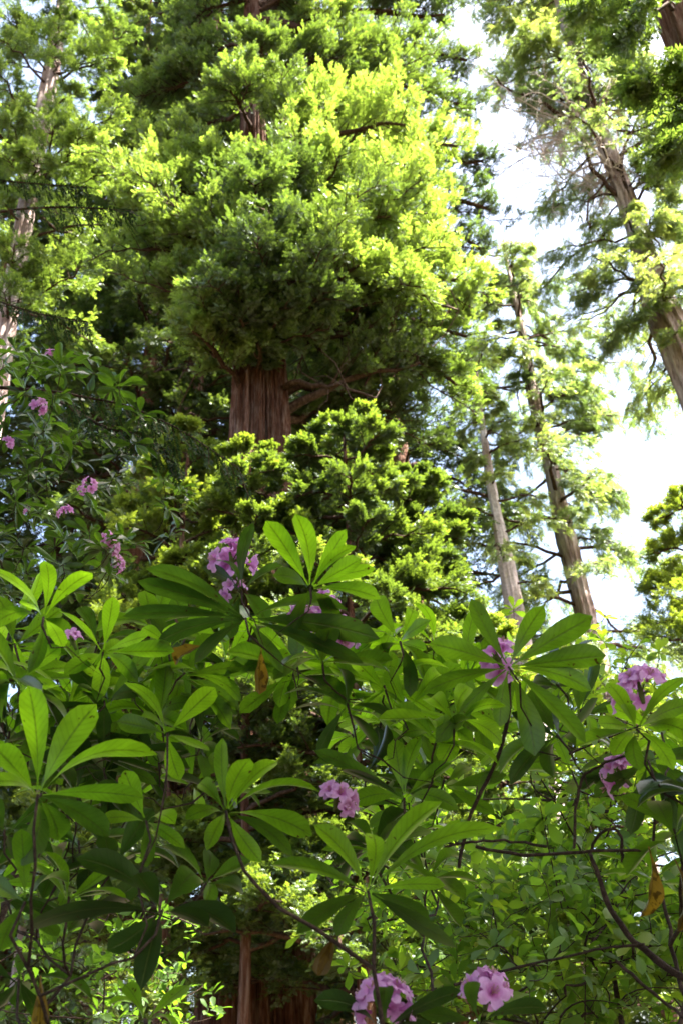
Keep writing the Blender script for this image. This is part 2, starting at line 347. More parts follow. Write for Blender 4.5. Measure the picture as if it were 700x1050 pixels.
def great_redwood():
    g = np.random.default_rng(11); Y0 = 20.
    base = atY(262, 1000, Y0); base.z = -.3
    root = empty('redwood_tree', base, 'great redwood with thick ridged reddish trunk and bright layered crown in the middle', 'redwood tree')
    top = atY(268, -300, Y0)
    zs = np.linspace(-.3, 44, 24); P = np.stack([np.interp(zs, [0, 17, 30, 44], [base.x, atY(265, 400, Y0).x, atY(262, 60, Y0).x, top.x - .4]), np.full(24, Y0), zs], 1)
    rad = np.interp(zs, [-.3, 1, 4, 17, 24, 32, 44], [1.45, 1.1, .92, .68, .49, .32, .08])
    trunk_mesh(P, rad, g, 260, 260, .22, .012).build('trunk', M_BARK, root)
    lob = [  # pixel x, y, depth offset, puff width, tint, painted sun and shade included
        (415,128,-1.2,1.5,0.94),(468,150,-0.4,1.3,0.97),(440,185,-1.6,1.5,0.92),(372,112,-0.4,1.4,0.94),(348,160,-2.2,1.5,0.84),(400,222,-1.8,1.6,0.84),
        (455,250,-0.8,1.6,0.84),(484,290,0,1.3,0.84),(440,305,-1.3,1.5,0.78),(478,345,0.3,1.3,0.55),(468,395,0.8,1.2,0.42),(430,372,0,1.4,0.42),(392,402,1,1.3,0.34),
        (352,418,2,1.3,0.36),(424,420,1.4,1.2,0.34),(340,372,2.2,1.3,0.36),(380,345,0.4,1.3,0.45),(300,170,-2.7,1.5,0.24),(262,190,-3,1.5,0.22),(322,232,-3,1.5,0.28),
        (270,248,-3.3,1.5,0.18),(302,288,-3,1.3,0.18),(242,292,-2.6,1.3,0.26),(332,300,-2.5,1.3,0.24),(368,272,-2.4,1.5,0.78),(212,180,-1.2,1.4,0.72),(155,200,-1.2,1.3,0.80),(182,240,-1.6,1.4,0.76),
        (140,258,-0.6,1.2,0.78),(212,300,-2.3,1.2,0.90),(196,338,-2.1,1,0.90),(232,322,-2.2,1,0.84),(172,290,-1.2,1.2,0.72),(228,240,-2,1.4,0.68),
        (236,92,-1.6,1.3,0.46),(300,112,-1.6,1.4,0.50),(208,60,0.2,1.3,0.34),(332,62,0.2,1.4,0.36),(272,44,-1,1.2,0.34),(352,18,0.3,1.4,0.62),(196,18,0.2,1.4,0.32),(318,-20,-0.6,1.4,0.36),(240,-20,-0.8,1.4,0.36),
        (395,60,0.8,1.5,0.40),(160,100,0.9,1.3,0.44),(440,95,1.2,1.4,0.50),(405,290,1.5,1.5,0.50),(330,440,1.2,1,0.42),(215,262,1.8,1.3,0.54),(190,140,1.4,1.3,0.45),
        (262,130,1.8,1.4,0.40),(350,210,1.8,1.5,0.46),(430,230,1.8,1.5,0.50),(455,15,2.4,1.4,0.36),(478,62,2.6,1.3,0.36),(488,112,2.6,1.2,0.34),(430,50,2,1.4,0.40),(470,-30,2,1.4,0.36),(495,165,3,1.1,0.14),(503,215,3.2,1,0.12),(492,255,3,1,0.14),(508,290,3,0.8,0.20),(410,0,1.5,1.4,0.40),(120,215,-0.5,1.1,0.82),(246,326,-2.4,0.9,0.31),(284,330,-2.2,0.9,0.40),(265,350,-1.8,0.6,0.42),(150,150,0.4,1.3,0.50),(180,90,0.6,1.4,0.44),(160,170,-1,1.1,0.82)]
    lob += [(300 + 75 * math.sin(5.1 * k), -75 - 17 * k, 2.2 * math.cos(3.7 * k), 1.5, .4) for k in range(16)]  # unseen boughs above the frame, added to shade the upper crown
    acc = []
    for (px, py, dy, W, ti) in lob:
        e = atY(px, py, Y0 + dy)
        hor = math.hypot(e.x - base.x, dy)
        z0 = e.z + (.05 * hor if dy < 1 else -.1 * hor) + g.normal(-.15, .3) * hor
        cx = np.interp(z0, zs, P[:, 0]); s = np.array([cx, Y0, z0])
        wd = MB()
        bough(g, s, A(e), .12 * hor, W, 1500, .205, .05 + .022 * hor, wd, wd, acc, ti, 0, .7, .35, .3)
        for k in range(2):                # smaller boughs filling the puff round the same limb end
            e2 = A(e) + g.normal(0, W * .55, 3); s2 = s * .35 + A(e) * .65
            bough(g, s2, e2, .1, W * .75, 380, .195, .03, wd, wd, acc, ti - .04, 0, .8, .2, .3)
        wd.build('limb', M_TWIG, root)
    # thin bare limbs on the open part of the trunk
    for (x0, y0, x1, y1, x2, y2) in ((292,398,330,388,385,408),(238,372,215,372,200,385),(285,320,340,322,402,308),(402,308,430,300,470,318),(292,340,350,350,395,330)):
        wd = MB(); c = bez(A(atY(x0, y0, Y0 - .3)), A(atY(x1, y1, Y0 - .8)), A(atY(x2, y2, Y0 - 1)), 10); c[1:-1] += g.normal(0, .05, (8, 3))
        wd.tube(c, np.linspace(.09, .02, 10), 6, .5, .1, g)
        for k in range(9):
            i = g.integers(3, 10); q = c[i] + np.cumsum(g.normal(0, .16, (5, 3)) + unit(g.normal(0, 1, 3)) * .2, 0); q[0] = c[i]
            wd.tube(q, np.linspace(.018, .006, 5), 3)
        wd.build('bare_limb', M_TWIG, root)
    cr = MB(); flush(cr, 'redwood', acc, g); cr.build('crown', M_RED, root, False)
great_redwood()

# ------------------------------------------------------------------ trees with a traced trunk
def traced_tree(name, label, Y0, pts, nb, ns, S, Lb, bark, fol, seed, t0=.1, droop=.35, tint=.5, extra=(), kind='fir', cat='conifer', up=.0, W=1.0, sideamt=0):
    g = np.random.default_rng(seed)
    P = np.array([A(atY(x, y, Y0)) for x, y, w in pts]); rad = np.array([pxw(x, Y0, y, w) for x, y, w in pts])
    # carry the trunk down to the ground with the same slope easing to vertical
    sl = (P[1] - P[0]) / max(P[1][2] - P[0][2], .1); z = P[0][2]
    base = P[0] - sl * (z + .3) * np.array([.5, .5, 1]); base[2] = -.3; midp = P[0] * .5 + base * .5
    P = np.vstack([base, midp, P]); rad = np.r_[rad[0] * 1.5, rad[0] * 1.15, rad]
    root = empty(name, Vector(base), label, cat)
    Pw = P.copy(); trunk_mesh(Pw, rad * (1 + .06 * g.standard_normal(len(rad))), g, 60, 140, .17, .035).build('trunk', bark, root)
    s = np.r_[0, np.cumsum(np.linalg.norm(np.diff(P, axis=0), axis=1))]
    s0 = s[2]; acc = []
    for b in range(nb):
        f = t0 + (1 - t0) * (b + g.random()) / nb; u = s0 + (s[-1] - s0) * f
        c = np.array([np.interp(u, s, P[:, k]) for k in range(3)])
        az = b * 2.4 + g.uniform(-.6, .6); l = Lb * g.uniform(.45, 1.15) * (1.15 - .55 * f)
        e = c + np.array([math.cos(az) * l, math.sin(az) * l, l * g.normal(.0, .22) - droop * l * .35])
        wd = MB(); bough(g, c, e, .18 * l, .30 * l + .2, ns, S, .02 + .016 * l, wd, wd, acc, tint + g.normal(0, .12), droop, .8, .3, up)
        wd.build('limb', M_TWIG, root)
    for (px, py, dy, W_, ti, n_) in list(extra):      # boughs the photograph shows at a known place
        e = A(atY(px, py, Y0 + dy)); k = np.argmin(np.linalg.norm(P[2:] - e - np.array([0, 0, .5]), axis=1)) + 2
        c = P[k]; wd = MB(); bough(g, c, e, .1 * np.linalg.norm(e - c), W_, n_, S, .05, wd, wd, acc, ti, droop, .8, .35, up); wd.build('limb', M_TWIG, root)
    cr = MB(); flush(cr, kind, acc, g); cr.build('crown', fol, root, False)
    return root, P

RT, PR = traced_tree('conifer_tree', 'leaning pale pink-barked conifer with a thicket of dead branches near its top', 24.,
    [(716,405,38),(696,350,34),(677,318,30),(667,290,26),(656,245,21),(640,200,18),(621,150,15),(606,112,11),(588,60,9),(562,-40,7),(540,-120,6),(500,-260,3)], 60, 330, .30, 3.6, M_GREY, M_FIR, 21, .02,
    extra=[(540,40,0,1.2,.62,520 ),(600,30,-1,1.3,.6,600 ),(660,60,-1,1.3,.55,640 ),(690,120,-1.5,1.3,.5,640 ),(660,170,-1,1.2,.5,520 ),(560,260,-.5,1.0,.5,330 ),(590,300,-.5,1.1,.55,440 ),(640,30,1,1.4,.55,600 ),(575,90,1,1.2,.55,380 ),(498,-15,1.5,1.3,.7,420),(505,30,1.2,1.3,.75,420),(515,70,1.5,1.2,.7,380),(540,105,2,1.1,.6,300),(500,75,2.5,1.2,.7,380),(560,215,1,1.,.5,260),(642,212,-1.3,.9,.65,320),(668,285,-1.3,.9,.6,300),(600,130,-1.6,.9,.6,160),(655,320,-.8,1.,.55,300),(690,340,-1.2,.9,.6,300),(535,150,2.5,1.,.65,220),(580,330,2,1.1,.65,260),(690,400,1,1.,.55,240),(610,240,1.5,1.1,.65,300),(600,280,1.5,1.1,.65,260),(640,330,2,1.1,.6,280),(590,60,2.5,1.3,.65,380),(640,110,2.2,1.3,.6,380),(565,20,2.5,1.3,.7,380),(690,210,-1,1.2,.55,480),(640,250,-1.2,1.2,.6,420),(700,290,-1.5,1.,.55,380),(610,190,1.2,1.2,.6,420),(690,230,-1,1.2,.5,480 ),(620,350,0,1.1,.5,330 ),(540,10,1,1.3,.6,520 ),(690,20,1,1.3,.5,520 )] + [(x + 18 * math.sin(x * y), y + 15 * math.cos(3 * x + y), 1.6 * math.sin(x + 2.3 * y), 1.25, .62, 420) for x in range(512, 720, 38) for y in range(-30, 190, 40) if not (555 < x < 640 and 105 < y < 190) and not (x < 560 and y > 110)])
# dead, bleached branches of that tree
g = np.random.default_rng(5); dw = MB()
def twig_fan(mb, c, d, l, r, depth):
    n = 6; q = [c]; dd = unit(d)
    for k in range(n):
        dd = unit(dd + g.normal(0, .20, 3)); q.append(q[-1] + dd * l / n)
    q = np.array(q); mb.tube(q, np.linspace(r, r * .4, n + 1), 4 if depth > 1 else 3)
    if depth:
        for k in range(4 if depth > 1 else 5):
            i = g.integers(1, n + 1); twig_fan(mb, q[i], dd + g.normal(0, .75, 3), l * g.uniform(.4, .65), r * .5, depth - 1)
for (x, y, dx, dy_, l) in ((615,150,-1,.1,2.8),(610,140,-1,.5,2.6),(620,165,-1,-.3,2.6),(605,130,-.7,.9,2.2),(625,175,-1,-.5,2.2),(612,135,.5,.9,1.6),(608,145,-1,.25,3.2),(630,185,-.8,-.2,2.4),(600,120,-1,.1,2.2)):
    for rep in range(4):
        twig_fan(dw, A(atY(x, y, 24.)), np.array([dx, g.normal(0, .5), dy_ + g.normal(0, .15)]), l * g.uniform(.8, 1.3), .042, 3)
dw.build('dead_branches', M_DEADW, RT)
for pl, r in (([(603,150),(575,118),(545,100),(520,92),(508,78)], .10), ([(640,205),(618,185),(603,172),(601,145),(612,120),(630,92)], .11), ([(655,240),(640,190),(634,160),(652,130),(658,100)], .09), ([(665,280),(640,300),(620,320),(590,330)], .05), ([(680,320),(700,318)], .06), ([(628,178),(600,210),(604,235),(606,228)], .05)):
    wd = MB(); q = np.array([A(atY(x, y, 24 - .25 * k)) for k, (x, y) in enumerate(pl)]); u = np.linspace(0, len(q) - 1, 14)
    q = np.stack([np.interp(u, np.arange(len(q)), q[:, k]) for k in range(3)], 1); q[1:-1] = (q[:-2] + 2 * q[1:-1] + q[2:]) / 4; q[1:-1] += g.normal(0, .03, (12, 3))
    wd.tube(q, np.linspace(r, r * .3, 14), 7, .5, .08, g); wd.build('bare_limb', M_TWIG, RT)

traced_tree('conifer_tree', 'slender sparse conifer with grey-pink trunk kinked below its airy top', 33.,
    [(618,700,20),(600,632,19),(579,550,17),(564,478,14),(554,440,12),(545,400,11),(537,350,7),(526,300,5),(516,255,2.5)], 56, 300, .33, 4.0, M_GREY, M_FIR, 22, .0,
    extra=[(490,430,-1,1.2,.62,440 ),(520,360,-1,1.3,.66,520 ),(600,380,-1,1.3,.5,520 ),(620,420,0,1.2,.5,440 ),(600,500,-1,1.2,.5,440 ),(640,510,0,1.2,.48,440 ),(570,330,0,1.2,.55,480 ),(470,400,0,1.1,.6,330 ),(640,560,-1,1.2,.5,480 ),(625,335,.5,1.2,.55,300),(650,380,.5,1.1,.55,260),(600,420,.5,1.2,.6,300),(665,430,0,.9,.5,160),(480,350,.5,1.1,.6,300),(548,425,-1.5,1.1,.66,300)])
traced_tree('conifer_tree', 'pale thin trunk beyond the kinked conifer, almost white in the sun', 27.,
    [(545,720,24),(530,640,20),(518,575,15),(508,525,11),(500,480,8),(492,420,4),(488,380,2)], 24, 130, .30, 1.9, M_DEADW, M_FIR, 23, .3, tint=.6)
traced_tree('redwood_tree', 'dark reddish trunk cut off by the top right corner of the picture', 10.5,
    [(860,420,66),(775,200,58),(704,20,46),(672,-60,42),(600,-250,34),(520,-480,20),(460,-640,4)], 64, 330, .34, 4.6, M_BARK, M_RED, 24, .42,
    extra=[(640,10,-1,1.,.5,340),(680,70,-1,.9,.5,600 ),(610,-20,-.5,1.,.55,340),(670,-20,.5,1.,.5,600 ),(690,150,0.5,.9,.45,480 )], kind='redwood', cat='redwood tree')
traced_tree('redwood_tree', 'pale trunked redwood at the left edge among yellow-green boughs', 26.,
    [(-2,390,23),(8,330,21),(30,200,16),(52,80,13),(66,0,10),(80,-90,6)], 44, 330, .28, 3.6, M_GREY, M_RED, 25, .1, droop=.1, tint=.55, kind='redwood', up=.2, cat='redwood tree',
    extra=[(20,40,-1.5,1.3,.5,420),(60,110,-2,1.3,.6,420),(110,60,-1,1.4,.4,420),(10,120,-2,1.3,.6,420),(60,220,-2,1.2,.6,420),(100,270,-2,1.2,.55,420),(30,280,-1.5,1.2,.5,420),(130,30,-1,1.3,.35,420),(110,180,-1,1.2,.55,420),(80,20,-1,1.3,.4,420),(5,15,-1.5,1.3,.6,420),(35,-10,-1.5,1.3,.6,420),(-10,60,-1.5,1.3,.6,420),(70,-15,-1,1.3,.5,420),(5,300,-2.5,1.2,.55,420),(15,250,-2.5,1.2,.6,420),(40,160,-2.5,1.3,.7,420),(85,140,-2.5,1.2,.75,420),(120,110,-2.5,1.1,.75,380),(55,60,-2.5,1.2,.5,420),(5,160,-2.5,1.2,.6,420),(10,200,-2,1.2,.6,420)])

# ------------------------------------------------------------------ young trees below the crown
def plant_tree(name, label, cat, px, Y, zt_py, seed, base_f, Rc, nb, ns, S, kind, fol, bark, d, **kw):
    top = atY(px, zt_py, Y); h = top.z + .3
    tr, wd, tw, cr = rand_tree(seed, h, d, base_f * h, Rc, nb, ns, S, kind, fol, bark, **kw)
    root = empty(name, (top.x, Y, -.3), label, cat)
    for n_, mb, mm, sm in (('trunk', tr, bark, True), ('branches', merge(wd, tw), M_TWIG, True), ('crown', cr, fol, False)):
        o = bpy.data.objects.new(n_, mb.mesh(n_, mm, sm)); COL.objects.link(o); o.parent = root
    return root

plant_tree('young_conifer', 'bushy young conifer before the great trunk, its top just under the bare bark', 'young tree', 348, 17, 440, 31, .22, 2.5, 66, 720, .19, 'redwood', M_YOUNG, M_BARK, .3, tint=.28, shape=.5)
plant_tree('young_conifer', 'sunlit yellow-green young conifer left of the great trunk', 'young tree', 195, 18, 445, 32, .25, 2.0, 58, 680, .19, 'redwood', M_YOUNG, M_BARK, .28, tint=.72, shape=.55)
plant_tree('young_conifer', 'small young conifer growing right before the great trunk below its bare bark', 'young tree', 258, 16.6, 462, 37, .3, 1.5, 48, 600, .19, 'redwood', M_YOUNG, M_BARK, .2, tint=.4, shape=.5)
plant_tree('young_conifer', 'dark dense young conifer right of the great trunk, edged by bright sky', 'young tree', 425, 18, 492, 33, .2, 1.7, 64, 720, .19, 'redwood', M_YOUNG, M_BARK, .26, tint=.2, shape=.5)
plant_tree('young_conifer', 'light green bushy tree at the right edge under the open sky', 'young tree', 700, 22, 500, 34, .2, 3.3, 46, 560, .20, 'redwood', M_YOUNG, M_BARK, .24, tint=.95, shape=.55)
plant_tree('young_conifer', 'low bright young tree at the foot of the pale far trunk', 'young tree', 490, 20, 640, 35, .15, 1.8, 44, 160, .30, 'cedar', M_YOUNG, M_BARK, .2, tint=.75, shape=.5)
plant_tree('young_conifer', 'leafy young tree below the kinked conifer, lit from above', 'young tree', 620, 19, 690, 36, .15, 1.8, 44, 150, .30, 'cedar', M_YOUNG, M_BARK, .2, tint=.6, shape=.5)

# ------------------------------------------------------------------ tall trees standing farther back
tall = []
for seed, ti in ((41, .35), (42, .5)):
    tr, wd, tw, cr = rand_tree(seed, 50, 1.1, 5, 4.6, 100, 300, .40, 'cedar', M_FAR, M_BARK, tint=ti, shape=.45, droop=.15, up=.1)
    tall.append([(n_, mb.mesh(n_, mm, sm)) for n_, mb, mm, sm in (('trunk', tr, M_BARK, True), ('branches', merge(wd, tw), M_TWIG, True), ('crown', cr, M_FAR, False))])
def far_tree(k, px, Y, scale, label, rz, group=None):
    p = atY(px, 525, Y); root = empty('redwood_tree', (p.x, Y, -.3), label, 'redwood tree', group)
    root.rotation_euler.z = rz; root.scale = (scale,) * 3
    for n_, me in tall[k]:
        o = bpy.data.objects.new(n_, me); COL.objects.link(o); o.parent = root
FG = 'tall redwoods closing the view behind the great redwood'
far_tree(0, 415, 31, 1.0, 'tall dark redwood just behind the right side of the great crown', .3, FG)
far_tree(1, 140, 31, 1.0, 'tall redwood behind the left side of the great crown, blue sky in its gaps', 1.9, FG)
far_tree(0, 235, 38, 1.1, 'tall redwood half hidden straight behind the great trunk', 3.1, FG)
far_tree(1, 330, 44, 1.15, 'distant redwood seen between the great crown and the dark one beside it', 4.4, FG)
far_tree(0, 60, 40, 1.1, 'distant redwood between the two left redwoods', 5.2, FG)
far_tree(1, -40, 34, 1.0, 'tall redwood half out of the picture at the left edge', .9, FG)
SG = 'unseen redwoods added to shade the rhododendrons'
def shade_tree(k, x, y, scale, rz, label):  # out of view, added only to cast shade on the foreground
    root = empty('redwood_tree', (x, y, -.3), label, 'redwood tree', SG); root.rotation_euler.z = rz; root.scale = (scale,) * 3
    for n_, me in tall[k]:
        o = bpy.data.objects.new(n_, me); COL.objects.link(o); o.parent = root
SHL = 'tall unseen redwood, added out of view so its crown shades the rhododendrons'
for a in ((0, 5.7, 1.0, .62, .4), (1, 8.8, 2.6, .72, 2.0), (1, 6.4, -2.6, .66, 3.3), (0, -4.6, -2.4, .7, 5.0), (1, .4, -4.6, .66, 1.0)):
    shade_tree(*a, SHL)
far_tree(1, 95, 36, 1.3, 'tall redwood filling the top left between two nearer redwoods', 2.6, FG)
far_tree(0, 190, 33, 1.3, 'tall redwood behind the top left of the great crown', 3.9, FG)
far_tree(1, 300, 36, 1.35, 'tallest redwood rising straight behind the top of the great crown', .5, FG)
low = []
for seed, ti in ((51, .45), (52, .6)):
    tr, wd, tw, cr = rand_tree(seed, 12, .3, .8, 2.6, 60, 110, .40, 'cedar', M_YOUNG, M_BARK, tint=ti, shape=.5, droop=.2, up=.05)
    low.append([(n_, mb.mesh(n_, mm, sm)) for n_, mb, mm, sm in (('trunk', tr, M_GREY, True), ('branches', merge(wd, tw), M_TWIG, True), ('crown', cr, M_YOUNG, False))])
tall += low
def low_tree(k, px, Y, scale, label, rz):
    p = atY(px, 900, Y); root = empty('understory_tree', (p.x, Y, -.3), label, 'understory tree', 'small trees of the far understory')
    root.rotation_euler.z = rz; root.scale = (scale,) * 3
    for n_, me in tall[2 + k]:
        o = bpy.data.objects.new(n_, me); COL.objects.link(o); o.parent = root
for a in ((0, 30, 25, 1.0, 'small understory tree low at the left edge behind the rhododendrons', .2), (1, 130, 32, 1.1, 'small understory tree in the gap left of the great trunk foot', 1.2),
          (1, 400, 34, 1.0, 'small understory tree in the gap right of the great trunk foot', 2.2), (0, 480, 28, .9, 'small understory tree behind the bright low shrubs', 3.2),
          (1, 570, 36, 1.0, 'small understory tree below the two thin conifers', 4.2), (0, 660, 26, .9, 'small understory tree low at the right edge behind the shrubs', 5.2)):
    low_tree(*a)

# ------------------------------------------------------------------ near conifer branches hanging in from the left
def hanging_conifer():
    g = np.random.default_rng(61)
    root = empty('redwood_sapling', (-3.1, 5.6, -.2), 'dark young redwood at the left edge trailing drooping needled branches', 'redwood sapling')
    P = [(-3.1, 5.6, -.2), (-3.1, 5.6, 4), (-3.0, 5.6, 9)]
    trunk_mesh(P, [.11, .08, .03], g, 18, 40, .06).build('trunk', M_BARK, root)
    acc = []
    def sprig(c, d, l):
        n = max(4, int(l / .022)); dd = unit(d); q = [A(c)]
        for k in range(n): dd = unit(dd + g.normal(0, .05, 3) + np.array([0, 0, -.015])); q.append(q[-1] + dd * l / n)
        q = np.array(q); return q
    need = MB()
    def needles(mb, q, nl):
        for k in range(len(q) - 1):
            t = unit(q[k + 1] - q[k]); s = unit(np.cross(t, [g.normal(0, .25), g.normal(0, .25), 1]))
            for sg in (-1, 1):
                for h in (0, .5):
                    b = q[k] * (1 - h) + q[k + 1] * h; l = nl * g.uniform(.75, 1.15) * min(1, .35 + 2.2 * min(k + 1, len(q) - k) / len(q))
                    d = unit(t * .55 + s * sg + g.normal(0, .12, 3)); tip = b + d * l; w = unit(np.cross(d, s if abs(np.dot(d, s)) < .8 else [0, 0, 1])) * .1 + t; w = unit(w) * .0095
                    m = (b + tip) / 2
                    mb.quads([b, m + w, tip, m - w], [[0, 1, 2, 3]], g.random())
    for pl, Yb, hang in (([(-40,225),(20,214),(70,212),(110,214),(135,216)], 5.2, .16), ([(-40,180),(10,186),(60,190),(90,192)], 5.6, .13), ([(-30,395),(60,402),(130,415),(185,440),(245,480)], 4.6, .20), ([(-30,300),(40,322),(90,330)], 5.4, .14), ([(40,400),(110,440),(150,445),(180,470)], 4.9, .18)):
        wd = MB(); q = np.array([A(atY(x, y, Yb)) for x, y in pl]); q = np.vstack([[-3.05, 5.6, q[0][2] + .1], q]); u = np.linspace(0, len(q) - 1, 40)
        q = np.stack([np.interp(u, np.arange(len(q)), q[:, k]) for k in range(3)], 1)
        for _ in range(3): q[1:-1] = (q[:-2] + 2 * q[1:-1] + q[2:]) / 4
        wd.tube(q, np.linspace(.014, .003, 40), 5)
        mb = MB(); needles(mb, q[16:], .032)
        for k in range(13, 40, 1):
            for sg in ((-1, 1)[k % 2],):
                t = unit(q[min(k + 1, 39)] - q[k - 1]); s = unit(np.cross(t, [0, 0, 1])) * sg
                d = t * .7 + s * .6 + np.array([0, 0, -1.1 * g.uniform(.6, 1.7)]); qq = sprig(q[k], d, hang * g.uniform(.7, 1.6))
                wd.tube(qq, np.linspace(.003, .0015, len(qq)), 3); needles(mb, qq, .034)
        br = wd.build('branch', M_TWIG, root); mb.build('needles', M_DARK, br, False)
        br.children[0].matrix_parent_inverse = Matrix.Identity(4)
    return root
hanging_conifer()

# ------------------------------------------------------------------ rhododendrons
def leaf(mb, C, T, nrm, W, g, arch=.06, fold=.2, tint=.5, nu=10, nv=4, wav=.02):
    C = A(C); T = A(T); t = T - C; L = np.linalg.norm(t); t = t / L
    n = np.asarray(nrm, float); n = unit(n - np.dot(n, t) * t); s = np.cross(n, t)
    u = np.linspace(0, 1, nu + 1); v = np.linspace(-1, 1, nv + 1)
    ub = np.clip((u - .09) / .91, 0, 1)
    f = ub ** .85 * (1 - ub ** 3.2) ** .62; f = f / f.max() * W / 2; f = np.maximum(f, np.where(u < .99, .0016, .0006))
    side = g.normal(0, .03) * L
    mid = C + t * (u * L)[:, None] + n * (arch * 4 * u * (1 - u) * L)[:, None] + s * (side * u * (1 - u) * 4)[:, None]
    ph = g.uniform(0, 6); ws = wav * W * np.sin(u[:, None] * g.uniform(9, 16) + ph + v[None] * 1.2) * np.abs(v)[None] ** 1.5
    tw = g.normal(0, .4) * (u[:, None] - .3)
    z = fold * np.abs(v)[None] ** 1.4 * f[:, None] + ws * (f[:, None] / (W / 2)) + tw * v[None] * f[:, None]
    V = mid[:, None] + s * (v[None] * f[:, None])[..., None] + n * z[..., None]
    i, j = np.meshgrid(np.arange(nu), np.arange(nv), indexing='ij'); q = (i * (nv + 1) + j).ravel()
    Fq = np.stack([q, q + nv + 1, q + nv + 2, q + 1], -1)
    uv = np.stack([np.repeat(u, nv + 1), np.tile((v + 1) / 2, nu + 1)], -1)
    mb.quads(V.reshape(-1, 3), Fq[:, ::-1], tint, uv)

def flower_mesh(seed):
    g = np.random.default_rng(seed); mb = MB(); na, nr = 40, 7
    a = np.linspace(0, 2 * PI, na + 1)[:-1]; r = np.linspace(0, 1, nr)
    lobe = .62 + .38 * np.abs(np.cos(2.5 * a)) ** .6
    V = []
    for k, rr in enumerate(r):
        ext = rr if rr < .5 else .5 + (rr - .5) * (lobe * 2 - 1 + .25)
        rad = .0035 + .030 * np.clip((ext - .18) / .82, 0, None) ** 1.25
        z = .006 + .040 * ext - .016 * np.clip(ext - .68, 0, None) / .32 * 1.0 + .0032 * np.sin(7 * a + seed) * rr ** 3 + .002 * g.standard_normal(na) * rr ** 2
        V.append(np.stack([rad * np.cos(a), rad * np.sin(a), np.broadcast_to(z, a.shape)], -1))
    V = np.concatenate(V); i = np.arange(nr - 1)[:, None] * na; j = np.arange(na)[None]; j2 = (j + 1) % na
    tint = np.repeat(np.linspace(.15, .75, nr - 1), na)
    mb.quads(V, np.stack([i + j, i + j2, i + na + j2, i + na + j], -1).reshape(-1, 4), tint)
    for k in range(7):
        aa = g.uniform(0, 6.28); e = np.array([.009 * math.cos(aa), .009 * math.sin(aa) - .003, .042 + g.uniform(-.004, .006)])
        n0 = len(mb.v); mb.tube(bez(np.array([0, 0, .008]), np.array([0, 0, .03]), e, 5), np.array([.0007] * 4 + [.0016]), 4); mb.m[-1][:] = 1
    return mb.mesh('flower', [M_PETAL, M_STAMEN])
FLW = [flower_mesh(i) for i in range(4)]
bud = MB()

def truss(parent, c, axis, size, n, g, label=None):
    """one flower cluster: a short core and its single flowers as sub-parts"""
    c = Vector(c); ax = Vector(axis).normalized()
    mb = MB(); e = c + ax * .028 * size
    mb.tube([A(c - ax * .02), A(c), A(e)], [.004, .006, .003], 6)
    for k in range(5):
        d = unit(A(ax) * .6 + g.normal(0, .7, 3)); mb.tube([A(c), A(c) + d * .022 * size], [.0022, .0015], 4)
    core = mb.build('flower_cluster', M_SHOOT, parent)
    if label: core['label'] = label
    for k in range(n):
        if g.random() < .14: continue
        ph = k * 2.4; cz = 1 - 1.15 * (k + .5) / n; sr = math.sqrt(max(0, 1 - cz * cz))
        q = ax.to_track_quat('Z', 'Y'); d = q @ Vector((sr * math.cos(ph), sr * math.sin(ph), cz + .15)); d = (d + Vector(g.normal(0, .30, 3))).normalized()
        o = bpy.data.objects.new('flower', FLW[g.integers(0, 4)]); COL.objects.link(o); o.parent = core
        s = size * g.uniform(.62, .92)
        o.matrix_basis = Matrix.Translation(c + d * .022 * size * g.uniform(.6, 1.5)) @ (d.to_track_quat('Z', 'Y').to_matrix().to_4x4()) @ Matrix.Rotation(g.uniform(0, 6), 4, 'Z') @ Matrix.Scale(s, 4)

